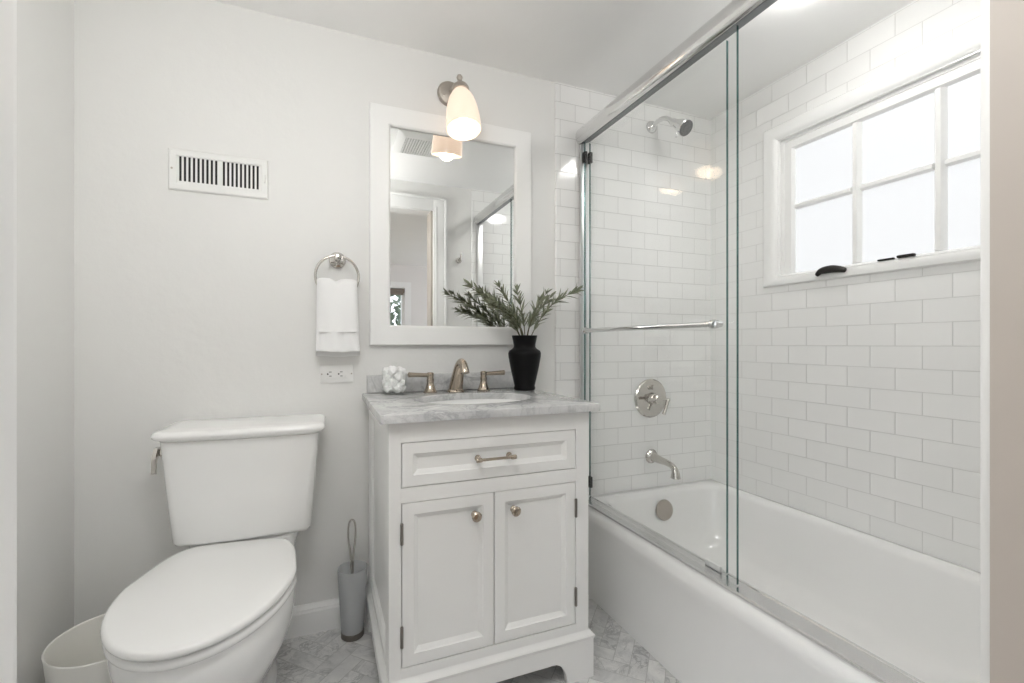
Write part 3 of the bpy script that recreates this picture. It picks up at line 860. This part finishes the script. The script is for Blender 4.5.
obj('backsplash', bm, M['marble'], label='low grey marble backsplash strip along the wall behind the faucet', cat='backsplash')
sk = empty('sink', (SCX, SCY, .70), 'white oval undermount sink in the marble countertop', 'sink')
bm = B(); R = []
for k, z in ((1.10, .8390), (1.02, .8390), (1.01, .830), (.985, .80), (.93, .765), (.82, .728), (.62, .706), (.35, .700), (.11, .698)):
    R.append(oval(k, z))
R2 = [oval(k+.03, z-.008) for k, z in ((.11, .698), (.35, .700), (.62, .706), (.82, .728), (.93, .765), (.985, .80), (1.01, .830), (1.07, .8390))]
loft(bm, R+R2[:], False, False)
obj('basin', bm, M['porcelain'], sk, smooth=60)
bm = B(); lathe(bm, [(.026, .0), (.025, .003), (.018, .003), (.016, .006), (0, .007)], (SCX, SCY, .6985), seg=24); obj('sink_drain', bm, M['nickel'], sk)

# widespread faucet
fc = empty('faucet', (.49, 1.695, CZ1), 'nickel widespread faucet with two lever handles on the marble countertop', 'faucet')
z0 = CZ1+.0003; fx, fy = .489, 1.697
bm = B()
lathe(bm, [(.034, 0), (.034, .004), (.031, .008), (.026, .012)], (fx-.004, fy, z0), seg=28)
pth = spline([(fx-.004, fy, z0+.006), (fx-.002, fy-.008, z0+.035), (fx, fy-.024, z0+.072), (fx, fy-.044, z0+.102), (fx, fy-.066, z0+.116), (fx, fy-.090, z0+.112), (fx, fy-.106, z0+.094), (fx, fy-.112, z0+.078)], 6); n = len(pth)
tube(bm, pth, [.029-.0145*min(1, i/(n*.6))+.003*max(0, i/n-.75)/.25 for i in range(n)], 20)
obj('spout', bm, M['warmnickel'], fc, smooth=50)
for s, hx in ((-1, .386), (1, .602)):
    bm = B(); lathe(bm, [(.026, 0), (.026, .004), (.021, .010), (.0145, .030), (.0125, .040), (.014, .044), (.014, .050), (.012, .058), (.013, .066), (.013, .074), (.010, .077), (0, .078)], (hx, 1.700, z0), seg=26)
    hd_ = obj('handle_body', bm, M['warmnickel'], fc)
    bm = B(); p = [(hx, 1.700, z0+.066), (hx+s*.022, 1.698, z0+.067), (hx+s*.06, 1.694, z0+.069), (hx+s*.082, 1.691, z0+.070)]
    tube(bm, p, [.0090, .0080, .0088, .0100], 14); lathe(bm, [(.0100, 0), (.0102, .003), (.005, .006)], p[-1], (s, -.04, .01), 14)
    obj('lever', bm, M['warmnickel'], hd_)

# glass jar with cotton balls
jc = (.250, 1.700); JZ = CZ1+.0003
jar = empty('glass_jar', (jc[0], jc[1], JZ), 'small lidded clear glass jar of cotton balls on the counter', 'jar')
bm = B(); lathe(bm, [(0, 0), (.041, 0), (.0445, .003), (.0445, .083), (.0435, .084), (.0425, .083), (.0425, .007), (.040, .005), (0, .005)], (*jc, JZ), seg=40, cap0=False, cap1=False)
bmesh.ops.remove_doubles(bm, verts=bm.verts[:], dist=1e-4); obj('jar_body', bm, M['jarglass'], jar)
bm = B(); lathe(bm, [(0, .0848), (.0455, .0848), (.0455, .088), (.030, .097), (.008, .101), (.006, .106), (.011, .112), (.008, .119), (0, .121)], (*jc, JZ), seg=36, cap0=False, cap1=False)
bmesh.ops.remove_doubles(bm, verts=bm.verts[:], dist=1e-4); obj('jar_lid', bm, M['jarglass'], jar)
bm = B(); bmesh.ops.create_icosphere(bm, subdivisions=4, radius=.0175)
for v in bm.verts:
    v.co *= 1 + .22*noise.noise(v.co*95) + .16*noise.noise(v.co*240)
CB = ('soft white cotton ball in the glass jar', 'cotton ball', 'cotton balls in the glass jar')
first = None; spots = []
for L in range(4):
    z = JZ+.0195+L*.0195
    for k in range(5):
        a = 2*PI*(k/5)+L*.63; spots.append((jc[0]+.0265*math.cos(a), jc[1]+.0265*math.sin(a), z))
    if L in (0, 3): spots.append((jc[0], jc[1], z))
for p in spots:
    if first is None:
        first = obj('cotton_ball', bm, M['cotton'], label=CB[0], cat=CB[1], group=CB[2], smooth=80); o = first
    else:
        o = first.copy(); COL.objects.link(o)
    o.location = (p[0], p[1], p[2]-.0148)
    o.rotation_euler = (0, 0, random.random()*6)
    o.scale = [random.uniform(.9, 1.08)]*3

# vase and sprigs
vc = (.764, 1.660)
bm = B()
lathe(bm, [(0, .002), (.040, 0), (.0435, .004), (.0435, .010), (.041, .016), (.047, .042), (.0575, .090), (.0655, .135), (.0665, .148), (.063, .158), (.050, .166), (.0445, .173), (.0440, .182), (.0485, .205), (.0515, .219), (.0495, .220), (.046, .205), (.041, .182), (.040, .174), (.045, .165), (.055, .15), (.05, .09), (.038, .02), (0, .014)], (*vc, CZ1+.0003), seg=44, cap0=False, cap1=False)
bmesh.ops.remove_doubles(bm, verts=bm.verts[:], dist=1e-4)
obj('vase', bm, M['vase'], smooth=50, label='matte black waisted vase on the right end of the countertop', cat='vase')
SPR = [  # tip, bend, density, label
    ((.515, 1.60, 1.268), .030, 'long leafy sprig in the black vase reaching furthest left'),
    ((.535, 1.64, 1.262), .022, 'leafy sprig in the black vase just above the leftmost one'),
    ((.572, 1.56, 1.200), .030, 'low leafy sprig in the black vase drooping to the left'),
    ((.590, 1.68, 1.255), .020, 'leafy sprig leaning left in the middle of the left bunch'),
    ((.600, 1.56, 1.205), .025, 'short leafy sprig leaning low and left over the vase lip'),
    ((.655, 1.66, 1.275), .015, 'upright leafy sprig in the black vase with the tallest tip on the left side'),
    ((.705, 1.60, 1.250), .008, 'leafy sprig rising steeply from the left lip of the vase'),
    ((.790, 1.58, 1.215), -.012, 'leafy sprig rising steeply from the right lip of the vase'),
    ((.860, 1.66, 1.255), -.020, 'leafy sprig leaning right, shorter of the two tall right ones'),
    ((.905, 1.70, 1.25), -.022, 'leafy sprig leaning right against the tile edge'),
    ((.985, 1.62, 1.272), -.050, 'long leafy sprig in the black vase reaching furthest right'),
]
def leaf(bm, p, d, up, L, W):
    s = d.cross(up).normalized(); n_ = s.cross(d).normalized()
    rows = []
    for t, wd in ((0, .12), (.2, .7), (.45, 1), (.72, .72), (.9, .3)):
        c_ = p + d*(L*t) - n_*(L*.16*t*t)
        rows.append([bm.verts.new(c_-s*W*wd+n_*W*.3*wd), bm.verts.new(c_), bm.verts.new(c_+s*W*wd+n_*W*.3*wd)])
    tip = bm.verts.new(p+d*L-n_*(L*.16))
    for a, c_ in zip(rows, rows[1:]):
        bm.faces.new((a[0], a[1], c_[1], c_[0])); bm.faces.new((a[1], a[2], c_[2], c_[1]))
    a = rows[-1]; bm.faces.new((a[0], a[1], tip)); bm.faces.new((a[1], a[2], tip))
for tip, bend, lab in SPR:
    tip = Vector(tip); k = (tip.x-vc[0])
    mouth = Vector((vc[0]+max(-.030, min(.030, k*.12)), vc[1]+max(-.03, min(.03, (tip.y-vc[1])*.3)), CZ1+.222))
    low = Vector((vc[0]-max(-.012, min(.012, k*.08)), vc[1], CZ1+.06))
    mid = mouth.lerp(tip, .5) + Vector((-k*.06, 0, bend*(1 if k < 0 else -1)*.6))
    pth = spline([low, mouth, mid, tip], 10)
    root = empty('leafy_sprig', low, lab, 'sprig', 'green sprigs in the black vase')
    bm = B(); tube(bm, pth, [.0024-.0014*i/(len(pth)-1) for i in range(len(pth))], 6); obj('stem', bm, M['stem'], root)
    bm = B()
    acc = 0; ang = random.random()*6
    for a, c_ in zip(pth, pth[1:]):
        d = (c_-a); Ls = d.length; d.normalize(); u, v = frame_of(d); acc += Ls
        if a.z < CZ1+.232: acc = 0; continue
        while acc > .0125:
            acc -= .0125; ang += 2.2
            t = (a-mouth).length/((tip-mouth).length+1e-6)
            for q in (0, PI):
                o_ = u*math.cos(ang+q)+v*math.sin(ang+q)
                dd = (d*.85+o_*random.uniform(.35, .70)).normalized()
                leaf(bm, a+d*acc, dd, (d-dd*.3+Vector((0, 0, .2))).normalized(), random.uniform(.042, .064)*(1-.3*max(0, t-.7)/.3), random.uniform(.0042, .0058))
    for q in range(3):
        leaf(bm, pth[-1], (d+Vector((random.uniform(-.3, .3), random.uniform(-.3, .3), random.uniform(-.1, .3)))).normalized(), Vector((0, 0, 1)), .036, .0036)
    obj('foliage', bm, M['leaf'], root, smooth=60, recalc=False)

# ------------------------------------------------------------------ mirror
MX0, MX1, MZ0, MZ1 = .168, .838, 1.045, 1.9585
mr = empty('wall_mirror', ((MX0+MX1)/2, YB, MZ0), 'rectangular white framed mirror above the vanity', 'mirror')
bm = B(); picture_frame(bm, 'y', [(0, YB-.001), (0, 1.753), (.002, 1.751), (.068, 1.751), (.0755, 1.757), (.0755, YB-.001)], MX0, MX1, MZ0, MZ1)
obj('mirror_frame', bm, M['trim'], mr, smooth=0)
bm = B(); box(bm, MX0+.070, MX1-.070, 1.762, 1.7675, MZ0+.070, MZ1-.070)
obj('mirror_glass', bm, M['mirror'], mr, smooth=0)

# ------------------------------------------------------------------ sconce
sc_ = empty('wall_sconce', (.475, YB, 2.06), 'lit wall sconce with a frosted bell shade above the mirror', 'wall lamp')
bm = B(); lathe(bm, [(.052, 0.0005), (.052, .006), (.046, .014), (.030, .018), (.016, .022)], (.484, YB, 2.063), (0, -1, 0), 32)
for sx_ in (-.030,): lathe(bm, [(.006, .012), (.005, .018), (0, .019)], (.484+sx_, YB, 2.050), (0, -1, 0), 12)
obj('back_plate', bm, M['pewter'], sc_)
AX = Vector((0, .245, .9695)); RIM = Vector((.500, 1.635, 1.861)); TOP = RIM+AX*.165
bm = B(); tube(bm, spline([(.484, YB-.018, 2.063), (.487, YB-.05, 2.068), (.492, YB-.075, 2.066), TOP+AX*.042], 6), .009, 14); obj('arm', bm, M['pewter'], sc_)
bm = B(); lathe(bm, [(0, .080), (.009, .078), (.012, .070), (.009, .060), (.006, .054), (.011, .050), (.014, .040), (.020, .034), (.030, .026), (.034, .016), (.034, .004), (.030, .002)], TOP, AX, seg=30, cap0=False); obj('shade_holder', bm, M['pewter'], sc_)
bm = B()
pr = [(.030, .002), (.038, -.010), (.048, -.030), (.0565, -.060), (.0625, -.095), (.0655, -.130), (.0665, -.165)]
lathe(bm, pr+[(.0645, -.1655)]+[(r-.003, h) for r, h in pr[::-1]], TOP, AX, seg=44, cap0=False, cap1=False)
shd = obj('lamp_shade', bm, M['shade'], sc_, smooth=60, label='frosted glass bell shade, glowing warm')
bm = B(); lathe(bm, [(.010, 0), (.013, -.02), (.024, -.045), (.030, -.070), (.026, -.092), (.014, -.105), (0, -.108)], TOP-AX*.006, AX, seg=26); obj('bulb', bm, M['bulb'], sc_)
lamp('sconce_lamp', lamp_data('sconce_lamp', 'POINT', SCONCE_W, (1, .78, .55), shadow_soft_size=.035), RIM+AX*.012)

# ------------------------------------------------------------------ towel ring and towel
RC = Vector((.051, 1.712, 1.291)); RR = .073
trg = empty('towel_ring', (.053, YB, 1.36), 'nickel towel ring on the wall left of the mirror', 'towel ring')
bm = B(); lathe(bm, [(.030, .0005), (.030, .005), (.026, .012), (.014, .016), (.010, .02), (.009, .05), (.012, .056), (.012, .074), (.008, .078), (0, .079)], (.053, YB, 1.359), (0, -1, 0), 30); obj('ring_mount', bm, M['nickel'], trg)
bm = B(); tube(bm, [(RC.x+RR*math.cos(a), RC.y, RC.z+RR*math.sin(a)) for a in [2*PI*i/64 for i in range(64)]], .0048, 12, closed=True); obj('ring', bm, M['nickel'], trg)
def towel():
    bm = B(); NU = 34; prof = []
    zt = 1.284
    # cross-section in (y,z): outer front, over the top, outer back, then the inner side back again
    yf, yk = 1.683, 1.741
    path = [(yf-.004, 1.022), (yf-.004, 1.06), (yf-.002, 1.12), (yf, 1.19), (yf+.003, 1.24), (yf+.010, 1.268), (yf+.022, 1.281), (yf+.034, 1.2835), (yf+.046, 1.277), (yf+.052, 1.262), (yk, 1.22), (yk+.003, 1.12), (yk+.004, 1.05), (yk+.003, 1.004)]
    inn = [(yk-.016, 1.004), (yk-.013, 1.10), (yk-.016, 1.20), (yf+.038, 1.228), (yf+.028, 1.232), (yf+.020, 1.226), (yf+.016, 1.18), (yf+.015, 1.08), (yf+.014, 1.024)]
    sec = spline([(0, a, b_) for a, b_ in path], 5)+spline([(0, a, b_) for a, b_ in inn], 5)
    rings = []
    for i in range(NU+1):
        u = i/NU; rows = []
        for p in sec:
            h = max(0, min(1, (1.284-p.z)/.28))
            hw = .067+.007*h
            x = .050+(2*u-1)*hw + .004*h
            edge = (abs(2*u-1))**8
            fold = .0035*math.sin(u*PI*3.1+.5)*h + .0025*math.sin(u*15+p.z*22)*h
            y = p.y + fold*(1 if p.y < 1.712 else .4)
            y += (1.712-y)*.55*edge
            z = p.z - .010*math.exp(-((u-.47)/.10)**2)*max(0, 1-(1.284-p.z)/.06) - .006*edge*max(0, 1-h*3)+.002*math.sin(u*7+1)*(h > .9)
            rows.append(Vector((x, y, z)))
        rings.append(rows)
    loft(bm, rings)
    return bm
tw = empty('hand_towel', (.05, 1.712, 1.005), 'white terry hand towel hanging folded in the towel ring', 'towel')
obj('towel_cloth', towel(), M['terry'], tw, smooth=70)
bm = B(); box(bm, -.012, .116, 1.6755, 1.682, 1.090, 1.094, .001); 
for v in bm.verts: v.co.y += .0035*math.sin((v.co.x+.0195)/.139*PI*3.1+.5)*.6
obj('towel_border', bm, M['terry'], tw, label='woven border band across the towel')

# ------------------------------------------------------------------ outlet
ol = empty('power_outlet', (.050, YB, .937), 'white double power outlet with a horizontal plate under the towel', 'outlet')
bm = B(); loft(bm, [[Vector((x, y, z)) for x, z in rrect(-.008+o, .110-o, .9045+o, .971-o, .004, 3)] for o, y in ((0, YB-.0004), (0, YB-.004), (.003, YB-.006))]); obj('cover_plate', bm, M['plastic'], ol, smooth=30)
bm = B(); box(bm, .016, .086, YB-.0085, YB-.0062, .921, .9545, .001); obj('outlet_body', bm, M['plastic'], ol)
for cx_ in (.030, .068):
    bm = B(); box(bm, cx_-.006, cx_+.003, YB-.0089, YB-.0083, .9440, .9462); box(bm, cx_-.005, cx_+.003, YB-.0089, YB-.0083, .9290, .9312)
    lathe(bm, [(.003, .0083), (.003, .0089)], (cx_-.0105, YB, .9376), (0, -1, 0), 12)
    obj('socket', bm, M['dark'], ol, smooth=0, label='dark slots of one socket')
for x in (-.001, .103):
    bm = B(); lathe(bm, [(.0028, .006), (.0022, .0072)], (x, YB, .9378), (0, -1, 0), 12); obj('screw', bm, M['pewter'], ol, smooth=0)

# ------------------------------------------------------------------ wall vent
vn = empty('wall_vent', (-.323, YB, 1.56), 'white slotted air register high on the wall above the toilet', 'vent')
bm = B(); yv = YB
X0, X1, Z0, Z1 = -.471, -.176, 1.558, 1.695
xs = []
for g0 in (-.437, -.312):
    for k in range(9): xs.append(g0+.0128*k)
ssz0, ssz1 = 1.589, 1.673
picture_frame(bm, 'y', [(0, yv-.0005), (.0, yv-.004), (.004, yv-.008), (.010, yv-.009), (.022, yv-.0085), (.0235, yv-.006), (.0235, yv-.0025)], X0, X1, Z0, Z1)
# face with slots: bars between the slots, bands above and below
yf_ = yv-.006
box(bm, X0+.02, X1-.02, yf_, yf_+.002, Z0+.02, ssz0); box(bm, X0+.02, X1-.02, yf_, yf_+.002, ssz1, Z1-.02)
edges_ = [X0+.02]+[v_ for x in xs for v_ in (x-.0034, x+.0034)]+[X1-.02]
for a, c_ in zip(edges_[0::2], edges_[1::2]): box(bm, a, c_, yf_, yf_+.002, ssz0, ssz1)
obj('vent_face', bm, M['whitemetal'], vn, smooth=20)
bm = B(); box(bm, X0+.012, X1-.012, yv-.0018, yv-.0004, Z0+.012, Z1-.012); obj('vent_shade_sheet', bm, M['dark'], vn, smooth=0)  # dark backing sheet, shade behind the slots put into its colour
bm = B(); box(bm, -.190, -.184, yv-.017, yv-.008, 1.612, 1.640, .002); obj('damper_lever', bm, M['whitemetal'], vn)
for x in (X0+.011, X1-.011):
    bm = B(); lathe(bm, [(.0035, .008), (.003, .0105), (0, .011)], (x, yv, 1.628), (0, -1, 0), 12); obj('screw', bm, M['pewter'], vn)

# ------------------------------------------------------------------ robe hook on the front wall (seen in the mirror)
hk = empty('robe_hook', (.955, YF, 1.66), 'nickel robe hook beside the doorway, seen in the mirror', 'hook')
bm = B(); lathe(bm, [(.022, .0005), (.022, .005), (.012, .01), (.008, .02)], (.950, YF, 1.672), (0, 1, 0), 20); obj('hook_plate', bm, M['nickel'], hk)
bm = B(); tube(bm, spline([(.950, YF+.015, 1.672), (.950, YF+.035, 1.66), (.950, YF+.05, 1.68), (.952, YF+.052, 1.715)], 6), .006, 10); obj('hook_arm', bm, M['nickel'], hk)
for o in bpy.data.objects:
    if '_w' in o: del o['_w']
